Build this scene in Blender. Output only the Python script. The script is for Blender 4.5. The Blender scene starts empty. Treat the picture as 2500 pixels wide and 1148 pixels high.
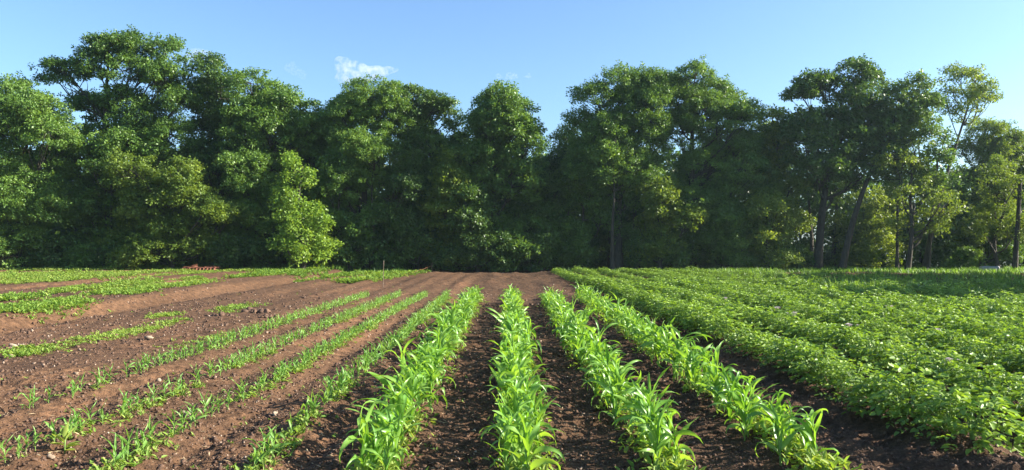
import bpy, math, random
import numpy as np
from mathutils import Vector

R = math.radians
rng = np.random.default_rng(7)
S = bpy.context.scene
COL = S.collection

# ------------------------------------------------------------------ camera constants (photo 2500 x 1148)
F, CX, HZ, CAMH = 1805.0, 1250.0, 592.0, 1.7

def gpt(px, py):
    """pixel of the photo -> point on the flat field"""
    Y = F * CAMH / (py - HZ)
    return (px - CX) / F * Y, Y

# ------------------------------------------------------------------ noise helpers
_T = np.random.default_rng(3).random((256, 256)).astype(np.float64)

def vnoise(x, y, seed=0):
    x = np.asarray(x, float) + seed * 37.7; y = np.asarray(y, float) + seed * 91.3
    xi = np.floor(x).astype(int); yi = np.floor(y).astype(int)
    fx = x - xi; fy = y - yi
    fx = fx * fx * (3 - 2 * fx); fy = fy * fy * (3 - 2 * fy)
    a = _T[xi & 255, yi & 255]; b = _T[(xi + 1) & 255, yi & 255]
    c = _T[xi & 255, (yi + 1) & 255]; d = _T[(xi + 1) & 255, (yi + 1) & 255]
    return (a * (1 - fx) + b * fx) * (1 - fy) + (c * (1 - fx) + d * fx) * fy - 0.5

def sstep(a, b, x):
    t = np.clip((x - a) / (b - a), 0, 1)
    return t * t * (3 - 2 * t)

# row centre lines as (Y, X) tables; the rows run away from the viewer
BIG_ROWS = [([4.5, 6, 10, 23], [-0.93, -0.95, -1.0, -1.08]),
            ([4.5, 10, 23], [0.08, 0.05, -0.03]),
            ([4.5, 6, 10, 23], [1.08, 1.08, 1.02, 0.98]),
            ([4.5, 6, 10, 23], [2.13, 2.12, 2.05, 1.98])]
YOUNG_ROWS = [([4.5, 5.6, 8.0, 12.6, 21.8], [-1.84, -1.86, -1.86, -1.82, -1.88]),
              ([4.5, 5.6, 8.5, 12.2, 23], [-2.9, -2.9, -2.77, -2.75, -2.62]),
              ([4.5, 5.6, 7.9, 12.8, 23], [-3.8, -3.78, -3.64, -3.55, -3.42]),
              ([4.5, 7.7, 11.5, 15, 22.4], [-4.8, -4.75, -4.6, -4.55, -4.35])]

def potato_x(k, y):
    return 3.52 + 1.21 * k - 0.025 * (y - 6) - 0.0006 * np.maximum(y - 12, 0) ** 2 * 0.6

def bump(d, w):
    return np.exp(-(d / w) ** 2)

def gh(x, y, fine=True):
    """height of the soil"""
    x = np.asarray(x, float); y = np.asarray(y, float)
    z = 0.06 * vnoise(x / 6.0, y / 9.0, 1)
    nb = 1 - sstep(21.5, 24.0, y)
    for ys, xs in BIG_ROWS:
        z = z + 0.065 * bump(x - np.interp(y, ys, xs), 0.2) * nb
    for ys, xs in YOUNG_ROWS:
        z = z + 0.045 * bump(x - np.interp(y, ys, xs), 0.16) * nb
        z = z - 0.025 * bump(x - np.interp(y, ys, xs) - 0.3, 0.08) * nb
    for k in range(12):
        z = z + 0.15 * bump(x - potato_x(k, y), 0.28) * sstep(0, 0.6, 41.5 - y) * (1 - .6 * sstep(14, 34, y))
    # tilled strips far and left: streaks along the rows
    z = z + 0.1 * vnoise(x * 2.6, y * 0.05, 5) * (0.35 + 1.0 * (1 - nb))
    # bank of the raised beds on the left
    bx = -9.75 - 0.4 * np.sin(y / 9.0)
    z = z + 0.2 * (1 - sstep(-0.25, 0.3, x - bx)) - 0.08 * bump(x - bx - 0.35, 0.3)
    z = z - 0.1 * bump(x - bx + 3.6, 0.35) - 0.1 * bump(x - bx + 6.5, 0.4)
    if fine:
        a = 0.6 + 0.9 * sstep(-0.25, 0.25, vnoise(x / 1.3, y / 1.7, 9))
        right = 1 + 0.35 * sstep(-1.2, 0.5, x)
        z = z + a * right * (0.045 * vnoise(x / 0.27, y / 0.3, 2) + 0.036 * (0.25 - abs(vnoise(x / 0.13, y / 0.14, 3)))
                     + 0.034 * (0.25 - abs(vnoise(x / 0.07, y / 0.08, 6))) + 0.022 * vnoise(x / 0.045, y / 0.05, 4))
    return z

# ------------------------------------------------------------------ mesh helpers
class MB:
    """collects quads (verts, faces, tint per vertex) and builds one mesh"""
    def __init__(s): s.v = []; s.f = []; s.t = []; s.n = 0
    def add(s, v, f, t=0.5):
        v = np.asarray(v, float).reshape(-1, 3)
        s.v.append(v); s.f.append(np.asarray(f, np.int64).reshape(-1, 4) + s.n)
        s.t.append(np.broadcast_to(np.asarray(t, float), (len(v),)))
        s.n += len(v)
    def addmb(s, o, loc=(0, 0, 0), rz=0.0, sc=1.0):
        c, n = math.cos(rz), math.sin(rz)
        v = np.concatenate(o.v) * sc
        v = np.stack([v[:, 0] * c - v[:, 1] * n, v[:, 0] * n + v[:, 1] * c, v[:, 2]], 1) + np.asarray(loc)
        s.add(v, np.concatenate(o.f), np.concatenate(o.t))
    def mesh(s, name, mat, smooth=True):
        v = np.concatenate(s.v); f = np.concatenate(s.f); t = np.concatenate(s.t)
        me = bpy.data.meshes.new(name)
        me.vertices.add(len(v)); me.vertices.foreach_set('co', v.astype(np.float32).ravel())
        me.loops.add(f.size); me.loops.foreach_set('vertex_index', f.astype(np.int32).ravel())
        me.polygons.add(len(f)); me.polygons.foreach_set('loop_start', (np.arange(len(f)) * 4).astype(np.int32))
        if smooth: me.polygons.foreach_set('use_smooth', np.ones(len(f), bool))
        a = me.attributes.new('tint', 'FLOAT', 'POINT'); a.data.foreach_set('value', t.astype(np.float32))
        me.update(calc_edges=True); me.validate()
        me.materials.append(mat)
        return me

def link(name, me, parent=None, loc=(0, 0, 0)):
    o = bpy.data.objects.new(name, me); COL.objects.link(o); o.location = loc
    if parent: o.parent = parent
    return o

def tag(o, label=None, cat=None, group=None, kind=None):
    if label: o['label'] = label
    if cat: o['category'] = cat
    if group: o['group'] = group
    if kind: o['kind'] = kind
    return o

def empty(name, loc, rz=0.0, sc=1.0):
    o = bpy.data.objects.new(name, None); COL.objects.link(o)
    o.location = loc; o.rotation_euler.z = rz; o.scale = (sc, sc, sc); o.empty_display_size = 0.2
    return o

def nrm(a):
    return a / np.maximum(np.linalg.norm(a, axis=-1, keepdims=True), 1e-9)

def rhombs(mb, C, N, D, L, W, tint, fold=0.15):
    D = nrm(D); B = nrm(np.cross(D, N)); N = np.cross(B, D)
    L = np.broadcast_to(L, (len(C),))[:, None]; W = np.broadcast_to(W, (len(C),))[:, None]
    v = np.stack([C, C + D * L * .45 + B * W * .5 + N * W * fold, C + D * L - N * L * .08,
                  C + D * L * .45 - B * W * .5 + N * W * fold], 1)
    n = len(C)
    mb.add(v.reshape(-1, 3), np.arange(4 * n).reshape(-1, 4), np.repeat(tint, 4))

def ovals(mb, C, N, D, L, W, tint, fold=0.18, droop=0.15):
    D = nrm(D); B = nrm(np.cross(D, N)); N = np.cross(B, D)
    L = np.broadcast_to(L, (len(C),))[:, None]; W = np.broadcast_to(W, (len(C),))[:, None]
    up = N * W * fold
    v = np.stack([C, C + D * L * .28 + B * W * .48 + up, C + D * L * .68 + B * W * .36 + up - N * L * droop * .4,
                  C + D * L - N * L * droop,
                  C + D * L * .68 - B * W * .36 + up - N * L * droop * .4, C + D * L * .28 - B * W * .48 + up], 1)
    n = len(C); b = (np.arange(n) * 6)[:, None]
    f = np.concatenate([b + np.array([[0, 5, 4, 3]]), b + np.array([[0, 3, 2, 1]])])
    mb.add(v.reshape(-1, 3), f, np.repeat(tint, 6))

def tube(mb, pts, rad, sides=6, tint=0.5, cap=True):
    pts = np.asarray(pts, float); n = len(pts)
    rad = np.broadcast_to(rad, (n,))
    tan = nrm(np.gradient(pts, axis=0))
    ref = np.array([0.31, 0.17, 0.93]) if abs(tan[0, 2]) < 0.9 else np.array([0.9, 0.3, 0.1])
    a = nrm(np.cross(tan, ref)); b = np.cross(tan, a)
    ang = np.linspace(0, 2 * math.pi, sides, endpoint=False)
    ring = a[:, None] * np.cos(ang)[None, :, None] + b[:, None] * np.sin(ang)[None, :, None]
    v = (pts[:, None] + ring * rad[:, None, None]).reshape(-1, 3)
    i = np.arange(n - 1)[:, None] * sides; j = np.arange(sides)[None]; k = (j + 1) % sides
    f = np.stack([i + j, i + k, i + sides + k, i + sides + j], -1).reshape(-1, 4)
    mb.add(v, f, tint)
    if cap and sides % 2 == 0:
        for base, flip in ((0, True), ((n - 1) * sides, False)):
            ff = []
            for q in range(1, sides - 2, 2):
                ff.append([base, base + q, base + q + 1, base + q + 2])
            ff = np.array(ff)
            mb.f.append((ff[:, ::-1] if flip else ff) + mb.n - n * sides)

def spline(pts, n):
    pts = np.asarray(pts, float); m = len(pts)
    P = np.vstack([2 * pts[0] - pts[1], pts, 2 * pts[-1] - pts[-2]])
    out = []
    for u in np.linspace(0, m - 1 - 1e-6, n):
        i = int(u); t = u - i
        p0, p1, p2, p3 = P[i:i + 4]
        out.append(0.5 * ((2 * p1) + (p2 - p0) * t + (2 * p0 - 5 * p1 + 4 * p2 - p3) * t * t + (3 * p1 - p0 - 3 * p2 + p3) * t ** 3))
    return np.array(out)

def rock_mb(r, seed, sub=(8, 6), flat=0.7, rough=0.25):
    g = np.random.default_rng(seed)
    nu, nv = sub
    mb = MB()
    th = np.linspace(0, 2 * math.pi, nu, endpoint=False); ph = np.linspace(0.12, math.pi - 0.12, nv)
    d = np.stack([np.outer(np.sin(ph), np.cos(th)), np.outer(np.sin(ph), np.sin(th)), np.outer(np.cos(ph), np.ones(nu))], -1)
    k = g.normal(size=(5, 3)); rr = np.ones(d.shape[:2])
    for q in k:
        rr += rough * 0.5 * np.sin(d @ q * 2.2 + g.random() * 6)
    v = (d * rr[..., None] * r * np.array([1, 0.85, flat])).reshape(-1, 3)
    i = np.arange(nv - 1)[:, None] * nu; j = np.arange(nu)[None]; kk = (j + 1) % nu
    f = np.stack([i + j, i + nu + j, i + nu + kk, i + kk], -1).reshape(-1, 4)
    mb.add(v, f, g.random())
    for base, fl in ((0, 1), ((nv - 1) * nu, 0)):
        ff = np.array([[base, base + q, base + q + 1, base + q + 2] for q in range(1, nu - 2, 2)])
        mb.f.append((ff if fl else ff[:, ::-1]) + mb.n - nu * nv)
    return mb

def box(mb, c, s, tint=0.5, rz=0.0, ry=0.0):
    c = np.asarray(c, float); h = np.asarray(s, float) / 2
    v = np.array([[x, y, z] for x in (-1, 1) for y in (-1, 1) for z in (-1, 1)]) * h
    a, b = math.cos(ry), math.sin(ry); v = np.stack([v[:, 0] * a + v[:, 2] * b, v[:, 1], -v[:, 0] * b + v[:, 2] * a], 1)
    a, b = math.cos(rz), math.sin(rz); v = np.stack([v[:, 0] * a - v[:, 1] * b, v[:, 0] * b + v[:, 1] * a, v[:, 2]], 1)
    mb.add(v + c, [[0, 1, 3, 2], [4, 6, 7, 5], [0, 4, 5, 1], [2, 3, 7, 6], [0, 2, 6, 4], [1, 5, 7, 3]], tint)

# ------------------------------------------------------------------ materials
def new_mat(name):
    m = bpy.data.materials.new(name); m.use_nodes = True
    nt = m.node_tree; nt.nodes.clear()
    out = nt.nodes.new('ShaderNodeOutputMaterial')
    return m, nt, out

def N_(nt, t, **kw):
    n = nt.nodes.new(t)
    for k, v in kw.items():
        if hasattr(n, k): setattr(n, k, v)
        else: n.inputs[k.replace('_', ' ')].default_value = v
    return n

def ramp(nt, stops):
    r = nt.nodes.new('ShaderNodeValToRGB'); e = r.color_ramp.elements
    while len(e) < len(stops): e.new(0.5)
    for el, (p, c) in zip(e, stops): el.position = p; el.color = (*c, 1)
    return r

def leaf_mat(name, stops, trans, tfac=0.4, rough=0.5, spec=0.35):
    """thin leaf: diffuse and glossy front, light coming through; colour varies leaf by leaf"""
    m, nt, out = new_mat(name)
    at = N_(nt, 'ShaderNodeAttribute', attribute_name='tint')
    oi = N_(nt, 'ShaderNodeObjectInfo')
    ad = N_(nt, 'ShaderNodeMath', operation='MULTIPLY_ADD')
    nt.links.new(oi.outputs['Random'], ad.inputs[0]); ad.inputs[1].default_value = 0.24
    nt.links.new(at.outputs['Fac'], ad.inputs[2])
    sb = N_(nt, 'ShaderNodeMath', operation='SUBTRACT'); sb.inputs[1].default_value = 0.12
    nt.links.new(ad.outputs[0], sb.inputs[0])
    r = ramp(nt, stops); nt.links.new(sb.outputs[0], r.inputs[0])
    p = N_(nt, 'ShaderNodeBsdfPrincipled'); p.inputs['Roughness'].default_value = rough
    p.inputs['Specular IOR Level'].default_value = spec
    nt.links.new(r.outputs[0], p.inputs['Base Color'])
    tr = N_(nt, 'ShaderNodeBsdfTranslucent')
    mx = N_(nt, 'ShaderNodeMix', data_type='RGBA', blend_type='MULTIPLY'); mx.inputs[0].default_value = 1.0
    nt.links.new(r.outputs[0], mx.inputs[6]); mx.inputs[7].default_value = (*trans, 1)
    nt.links.new(mx.outputs[2], tr.inputs['Color'])
    ms = N_(nt, 'ShaderNodeMixShader'); ms.inputs[0].default_value = tfac
    nt.links.new(p.outputs[0], ms.inputs[1]); nt.links.new(tr.outputs[0], ms.inputs[2])
    nt.links.new(ms.outputs[0], out.inputs['Surface'])
    return m

def rough_mat(name, stops, scale=6.0, rough=0.85, bump_s=0.4, dist=0.02, metal=0.0, stretch=(1, 1, 1)):
    m, nt, out = new_mat(name)
    tc = N_(nt, 'ShaderNodeTexCoord'); mp = N_(nt, 'ShaderNodeMapping'); mp.inputs['Scale'].default_value = stretch
    nt.links.new(tc.outputs['Object'], mp.inputs[0])
    no = N_(nt, 'ShaderNodeTexNoise'); no.inputs['Scale'].default_value = scale; no.inputs['Detail'].default_value = 5
    nt.links.new(mp.outputs[0], no.inputs['Vector'])
    at = N_(nt, 'ShaderNodeAttribute', attribute_name='tint')
    ad = N_(nt, 'ShaderNodeMath', operation='MULTIPLY_ADD'); ad.inputs[1].default_value = 0.35
    nt.links.new(at.outputs['Fac'], ad.inputs[0]); 
    s2 = N_(nt, 'ShaderNodeMath', operation='SUBTRACT'); s2.inputs[1].default_value = 0.17
    nt.links.new(no.outputs['Fac'], s2.inputs[0]); nt.links.new(s2.outputs[0], ad.inputs[2])
    r = ramp(nt, stops); nt.links.new(ad.outputs[0], r.inputs[0])
    p = N_(nt, 'ShaderNodeBsdfPrincipled'); p.inputs['Roughness'].default_value = rough; p.inputs['Metallic'].default_value = metal
    p.inputs['Specular IOR Level'].default_value = 0.25
    nt.links.new(r.outputs[0], p.inputs['Base Color'])
    b = N_(nt, 'ShaderNodeBump'); b.inputs['Strength'].default_value = bump_s; b.inputs['Distance'].default_value = dist
    nt.links.new(no.outputs['Fac'], b.inputs['Height']); nt.links.new(b.outputs[0], p.inputs['Normal'])
    nt.links.new(p.outputs[0], out.inputs['Surface'])
    return m

def soil_mat(name):
    m, nt, out = new_mat(name)
    geo = N_(nt, 'ShaderNodeNewGeometry')
    def noise(sc, det, vec=None, stretch=None):
        n = N_(nt, 'ShaderNodeTexNoise'); n.inputs['Scale'].default_value = sc; n.inputs['Detail'].default_value = det
        src = geo.outputs['Position']
        if stretch:
            mp = N_(nt, 'ShaderNodeMapping'); mp.inputs['Scale'].default_value = stretch
            nt.links.new(src, mp.inputs[0]); src = mp.outputs[0]
        nt.links.new(src, n.inputs['Vector']); return n
    n1 = noise(0.5, 4, stretch=(1.6, 0.25, 1)); n2 = noise(9, 6); n3 = noise(55, 5)
    r1 = ramp(nt, [(0.3, (0.078, 0.046, 0.027)), (0.55, (0.12, 0.071, 0.041)), (0.72, (0.172, 0.094, 0.053))])
    nt.links.new(n1.outputs['Fac'], r1.inputs[0])
    r2 = ramp(nt, [(0.25, (0.45, 0.45, 0.46)), (0.5, (0.95, 0.93, 0.9)), (0.75, (1.5, 1.45, 1.38))])
    nt.links.new(n2.outputs['Fac'], r2.inputs[0])
    mx = N_(nt, 'ShaderNodeMix', data_type='RGBA', blend_type='MULTIPLY'); mx.inputs[0].default_value = 1
    nt.links.new(r1.outputs[0], mx.inputs[6]); nt.links.new(r2.outputs[0], mx.inputs[7])
    r3 = ramp(nt, [(0.3, (0.55, 0.55, 0.55)), (0.7, (1.35, 1.33, 1.3))]); nt.links.new(n3.outputs['Fac'], r3.inputs[0])
    m2 = N_(nt, 'ShaderNodeMix', data_type='RGBA', blend_type='MULTIPLY'); m2.inputs[0].default_value = 1
    nt.links.new(mx.outputs[2], m2.inputs[6]); nt.links.new(r3.outputs[0], m2.inputs[7])
    # darker soil under the tall corn and potatoes, redder soil to the left
    sx = N_(nt, 'ShaderNodeSeparateXYZ'); nt.links.new(geo.outputs['Position'], sx.inputs[0])
    mr = N_(nt, 'ShaderNodeMapRange'); mr.inputs['From Min'].default_value = -2.4; mr.inputs['From Max'].default_value = 1.0
    nt.links.new(sx.outputs[0], mr.inputs['Value'])
    r4 = ramp(nt, [(0, (1.05, 1.0, 0.97)), (1, (0.76, 0.74, 0.72))]); nt.links.new(mr.outputs[0], r4.inputs[0])
    m3 = N_(nt, 'ShaderNodeMix', data_type='RGBA', blend_type='MULTIPLY'); m3.inputs[0].default_value = 1
    nt.links.new(m2.outputs[2], m3.inputs[6]); nt.links.new(r4.outputs[0], m3.inputs[7])
    p = N_(nt, 'ShaderNodeBsdfPrincipled'); p.inputs['Roughness'].default_value = 0.95
    p.inputs['Specular IOR Level'].default_value = 0.15
    nt.links.new(m3.outputs[2], p.inputs['Base Color'])
    b = N_(nt, 'ShaderNodeBump'); b.inputs['Strength'].default_value = 0.9; b.inputs['Distance'].default_value = 0.014
    nt.links.new(n3.outputs['Fac'], b.inputs['Height'])
    b2 = N_(nt, 'ShaderNodeBump'); b2.inputs['Strength'].default_value = 0.6; b2.inputs['Distance'].default_value = 0.05
    nt.links.new(n2.outputs['Fac'], b2.inputs['Height']); nt.links.new(b.outputs[0], b2.inputs['Normal'])
    nt.links.new(b2.outputs[0], p.inputs['Normal'])
    nt.links.new(p.outputs[0], out.inputs['Surface'])
    return m

M_SOIL = soil_mat('soil')
M_CLOD = rough_mat('soil_clod', [(0.2, (0.06, 0.036, 0.024)), (0.5, (0.105, 0.062, 0.04)), (0.85, (0.17, 0.1, 0.062))], scale=40, dist=0.006)
M_PEB = rough_mat('pebble', [(0.2, (0.16, 0.1, 0.065)), (0.6, (0.34, 0.25, 0.18)), (0.9, (0.55, 0.46, 0.36))], scale=20, dist=0.004)
M_ROCK = rough_mat('field_stone', [(0.2, (0.17, 0.12, 0.08)), (0.55, (0.31, 0.24, 0.17)), (0.9, (0.42, 0.34, 0.26))], scale=18, dist=0.01)
M_FLOOR = rough_mat('leaf_litter', [(0.25, (0.02, 0.028, 0.01)), (0.6, (0.04, 0.055, 0.016)), (0.9, (0.06, 0.07, 0.025))], scale=1.5, dist=0.05)
M_BARK = rough_mat('bark', [(0.2, (0.025, 0.021, 0.015)), (0.55, (0.06, 0.05, 0.037)), (0.9, (0.13, 0.112, 0.088))], scale=5, dist=0.03, stretch=(3, 3, 0.6))
M_DEAD = rough_mat('dead_wood', [(0.2, (0.12, 0.085, 0.06)), (0.6, (0.24, 0.18, 0.13)), (0.9, (0.36, 0.28, 0.2))], scale=8, dist=0.01, stretch=(3, 3, 0.7))
M_STEM = rough_mat('green_stem', [(0.2, (0.12, 0.2, 0.045)), (0.8, (0.22, 0.33, 0.09))], scale=25, rough=0.55, bump_s=0.1, dist=0.002)
M_RUST = rough_mat('rusty_steel', [(0.2, (0.07, 0.024, 0.014)), (0.5, (0.16, 0.06, 0.035)), (0.85, (0.3, 0.14, 0.08))], scale=9, rough=0.8, dist=0.004)
M_STRAW = rough_mat('straw', [(0.1, (0.3, 0.2, 0.1)), (0.9, (0.6, 0.47, 0.28))], scale=20, dist=0.002)
M_TWINE = rough_mat('orange_twine', [(0, (0.3, 0.13, 0.06)), (1, (0.42, 0.2, 0.1))], scale=50, dist=0.001)
M_PIPE = rough_mat('grey_concrete', [(0.2, (0.22, 0.21, 0.2)), (0.8, (0.42, 0.4, 0.38))], scale=8, dist=0.005)
M_FLOWER = leaf_mat('petal', [(0, (0.6, 0.45, 0.5)), (1, (0.85, 0.75, 0.78))], (1, 1, 1), 0.3)

M_CORN = leaf_mat('corn_leaf', [(0.1, (0.07, 0.18, 0.035)), (0.5, (0.135, 0.3, 0.042)), (0.9, (0.26, 0.43, 0.08))],
                  (1.5, 1.35, 0.45), 0.42, 0.38, 0.5)
M_YOUNG = leaf_mat('young_corn_leaf', [(0.1, (0.06, 0.17, 0.035)), (0.5, (0.12, 0.27, 0.045)), (0.9, (0.25, 0.42, 0.09))],
                   (1.5, 1.3, 0.5), 0.42, 0.42, 0.4)
M_POT = leaf_mat('potato_leaf', [(0.1, (0.1, 0.175, 0.03)), (0.5, (0.225, 0.35, 0.05)), (0.9, (0.36, 0.48, 0.09))],
                 (1.4, 1.4, 0.5), 0.32, 0.48, 0.4)
M_WEED = leaf_mat('weed_leaf', [(0.1, (0.1, 0.2, 0.03)), (0.5, (0.18, 0.3, 0.045)), (0.9, (0.32, 0.4, 0.09))],
                  (1.4, 1.3, 0.5), 0.4, 0.55, 0.3)
M_GRASS = leaf_mat('grass_blade', [(0.1, (0.06, 0.14, 0.03)), (0.5, (0.12, 0.24, 0.04)), (0.9, (0.22, 0.35, 0.07))],
                   (1.4, 1.3, 0.5), 0.42, 0.5, 0.35)
TREE_STOPS = [(0.05, (0.05, 0.104, 0.022)), (0.5, (0.112, 0.212, 0.038)), (0.95, (0.198, 0.315, 0.06))]
M_TREE = leaf_mat('tree_leaf', TREE_STOPS, (1.5, 1.35, 0.5), 0.36, 0.45, 0.4)
M_TREE_DARK = leaf_mat('dark_tree_leaf', [(0.05, (0.036, 0.078, 0.02)), (0.5, (0.08, 0.15, 0.03)), (0.95, (0.145, 0.23, 0.046))],
                       (1.35, 1.35, 0.5), 0.32, 0.45, 0.4)
M_TREE_PALE = leaf_mat('pale_tree_leaf', [(0.05, (0.07, 0.125, 0.02)), (0.5, (0.155, 0.235, 0.036)), (0.95, (0.26, 0.34, 0.058))],
                       (1.5, 1.35, 0.5), 0.42, 0.5, 0.35)
M_VINE = leaf_mat('vine_leaf', [(0.05, (0.08, 0.165, 0.024)), (0.5, (0.16, 0.28, 0.036)), (0.95, (0.26, 0.38, 0.055))],
                  (1.5, 1.35, 0.5), 0.42, 0.45, 0.4)

# ------------------------------------------------------------------ ground
def soil_band(mb, x0, x1, y0, y1, step):
    xs = np.arange(x0, x1 + step * .5, step); ys = np.arange(y0, y1 + step * .5, step)
    X, Y = np.meshgrid(xs, ys)
    Z = gh(X, Y)
    v = np.stack([X, Y, Z], -1).reshape(-1, 3)
    nx, ny = len(xs), len(ys)
    i = np.arange(ny - 1)[:, None] * nx; j = np.arange(nx - 1)[None]
    f = np.stack([i + j, i + j + 1, i + nx + j + 1, i + nx + j], -1).reshape(-1, 4)
    mb.add(v, f)
mb = MB()
soil_band(mb, -10, 10, 3.6, 10.02, 0.028)
soil_band(mb, -20, 20, 10, 20.05, 0.055)
soil_band(mb, -40, 40, 20, 46, 0.13)
tag(link('soil', mb.mesh('soil', M_SOIL)), 'tilled brown soil of the field', kind='structure')
mb = MB()
mb.add([[-310, -160, -0.22], [310, -160, -0.22], [310, 460, -0.22], [-310, 460, -0.22]], [[0, 1, 2, 3]])
tag(link('ground', mb.mesh('ground', M_FLOOR)), 'dark ground under the trees and beyond', kind='structure')

# crumbs of soil, pebbles and straw lying on the field: nobody could count them
def scatter_field(n, y0, y1, xl=-0.78, xr=0.78, pw=1.0):
    y = y0 * (y1 / y0) ** rng.random(n)
    x = y * (xl + (xr - xl) * rng.random(n))
    return x, y

def crumbs(name, mat, n, rmin, rmax, y0, y1, label, flat=0.7, xr=0.78, lift=0.2):
    x, y = scatter_field(n, y0, y1, xr=xr)
    z = gh(x, y)
    protos = [rock_mb(1.0, 100 + i, (6, 4), flat, 0.5) for i in range(8)]
    mb = MB()
    r = rmin * (rmax / rmin) ** (rng.random(n) ** 1.7) * np.clip(y / 8, 0.9, 1.7)
    for i, p in enumerate(protos):
        idx = np.arange(i, n, 8)
        pv = np.concatenate(p.v); pf = np.concatenate(p.f); k = len(pv)
        a = rng.random(len(idx)) * 6.28; c, s = np.cos(a)[:, None], np.sin(a)[:, None]
        vx = pv[None, :, 0] * c - pv[None, :, 1] * s; vy = pv[None, :, 0] * s + pv[None, :, 1] * c
        v = np.stack([vx, vy, np.broadcast_to(pv[None, :, 2], vx.shape)], -1) * r[idx][:, None, None]
        v += np.stack([x[idx], y[idx], z[idx] + r[idx] * lift], -1)[:, None]
        f = (pf[None] + (np.arange(len(idx)) * k)[:, None, None]).reshape(-1, 4)
        mb.add(v.reshape(-1, 3), f, np.repeat(rng.random(len(idx)), k))
    return tag(link(name, mb.mesh(name, mat)), label, kind='stuff')
crumbs('soil_crumbs', M_CLOD, 22000, 0.005, 0.026, 4.6, 24, 'crumbs and clods of brown soil on the field')
crumbs('near_soil_crumbs', M_CLOD, 16000, 0.004, 0.022, 4.6, 9.5, 'crumbs of brown soil in the near furrows')
crumbs('pebbles', M_PEB, 2600, 0.005, 0.017, 4.8, 30, 'pale pebbles scattered over the soil', 0.6, xr=0.25, lift=0.4)
mb = MB()
n = 3000
x, y = scatter_field(n, 4.9, 30, xr=0.1)
a = rng.random(n) * 6.28
D = np.stack([np.cos(a), np.sin(a), 0.25 * rng.normal(size=n)], 1)
rhombs(mb, np.stack([x, y, gh(x, y) + 0.012], 1), np.tile([[0, 0, 1.0]], (n, 1)) + rng.normal(size=(n, 3)) * .2, D,
       0.03 + 0.05 * rng.random(n), 0.006 + 0.006 * rng.random(n), rng.random(n))
tag(link('straw', mb.mesh('straw', M_STRAW)), 'bits of dry straw lying on the soil', kind='stuff')

# ------------------------------------------------------------------ maize
def blade(mb, base, az, L, W, a0, bend, twist, tint, g, n=10, ruffle=0.12, curl=1.35):
    t = np.linspace(0, 1, n + 1)
    el = a0 - bend * t ** curl
    if g.random() < .3:                      # some blades are creased and hang
        kink = g.uniform(.35, .7); el = el - R(g.uniform(30, 80)) * (t > kink)
    yaw = az + twist * 0.6 * t ** 2 + .25 * np.sin(t * g.uniform(3, 7) + g.random() * 6)
    ds = L / n
    d = np.stack([np.cos(el) * np.cos(yaw), np.cos(el) * np.sin(yaw), np.sin(el)], 1)
    p = np.asarray(base) + np.vstack([[0, 0, 0], np.cumsum(d[:-1] * ds, 0)])
    side = np.stack([-np.sin(yaw), np.cos(yaw), 0 * t], 1)
    up = np.cross(d, side); up = nrm(up)
    rot = twist * t
    s2 = side * np.cos(rot)[:, None] + up * np.sin(rot)[:, None]
    u2 = np.cross(d, s2)
    w = W * np.minimum(1, 0.45 + t / 0.22) * (1 - t ** 2.4) + 0.0012
    ru = ruffle * w * np.sin(t * g.uniform(10, 16) + g.random() * 6)
    fold = 0.30 * (1 - 0.5 * t)
    lft = p + s2 * (w * .5)[:, None] + u2 * (w * fold + ru)[:, None]
    rgt = p - s2 * (w * .5)[:, None] + u2 * (w * fold - ru)[:, None]
    v = np.stack([lft, p, rgt], 1).reshape(-1, 3)
    i = np.arange(n)[:, None] * 3
    f = np.concatenate([i + np.array([[0, 3, 4, 1]]), i + np.array([[1, 4, 5, 2]])])
    tt = np.tile([tint, tint + 0.25, tint], n + 1)
    mb.add(v, f, tt)

def corn_protos(n, seed, H, nl, L, W, stem_r, mature):
    out = []
    for i in range(n):
        g = np.random.default_rng(seed + i)
        st, lv = MB(), MB()
        h = H * g.uniform(0.85, 1.15)
        lean = g.normal(size=2) * 0.05 * h
        path = spline([[0, 0, -0.05], [lean[0] * .3, lean[1] * .3, h * .3], [lean[0], lean[1], h * .62]], 6)
        tube(st, path, np.linspace(stem_r, stem_r * .55, 6), 6, 0.5)
        plane = g.random() * math.pi
        k = nl + g.integers(-1, 2)
        for j in range(k):
            u = j / (k - 1)
            hz = h * (0.07 + 0.54 * u)
            b = [lean[0] * u, lean[1] * u, hz]
            az = plane + (j % 2) * math.pi + g.normal() * (0.8 if mature else 0.7)
            ll = L * (0.55 + 0.75 * math.sin(math.pi * (0.18 + 0.67 * u))) * g.uniform(0.8, 1.15)
            a0 = R((56 if mature else 50) + 28 * u + g.normal() * 8)
            bend = R((185 if mature else 95) * (1 - 0.35 * u) * (g.uniform(0.55, 1.25) if g.random() < .75 else g.uniform(.15, .45)))
            blade(lv, b, az, ll * .8, W * (0.65 + 0.5 * math.sin(math.pi * min(1, u + .15))) * g.uniform(.85, 1.15), a0, bend,
                  g.normal() * 1.3, 0.42 + 0.3 * g.random() - 0.1 * u + (0.25 if j == 0 else 0), g, ruffle=.2, curl=1.6 if mature else 1.4)
        out.append((st, lv))
    return out

BIG = corn_protos(14, 50, 0.43, 8, 0.39, 0.044, 0.009, True)
YNG = corn_protos(10, 90, 0.25, 5, 0.2, 0.024, 0.0048, False)
ORD = ['leftmost', 'second from left', 'third from left', 'rightmost']
EMBED = 0.0

def plant_line(rows, y0, y1, gap, jx, gaps):
    pts = []
    for ri, (ys, xs) in enumerate(rows):
        y = y0[ri] + rng.random() * .1
        while y < y1[ri]:
            x = np.interp(y, ys, xs) + rng.normal() * jx
            if not gaps(ri, x, y): pts.append((ri, float(x), float(y)))
            y += gap(ri, y) * rng.uniform(0.6, 1.4)
    return pts

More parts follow.
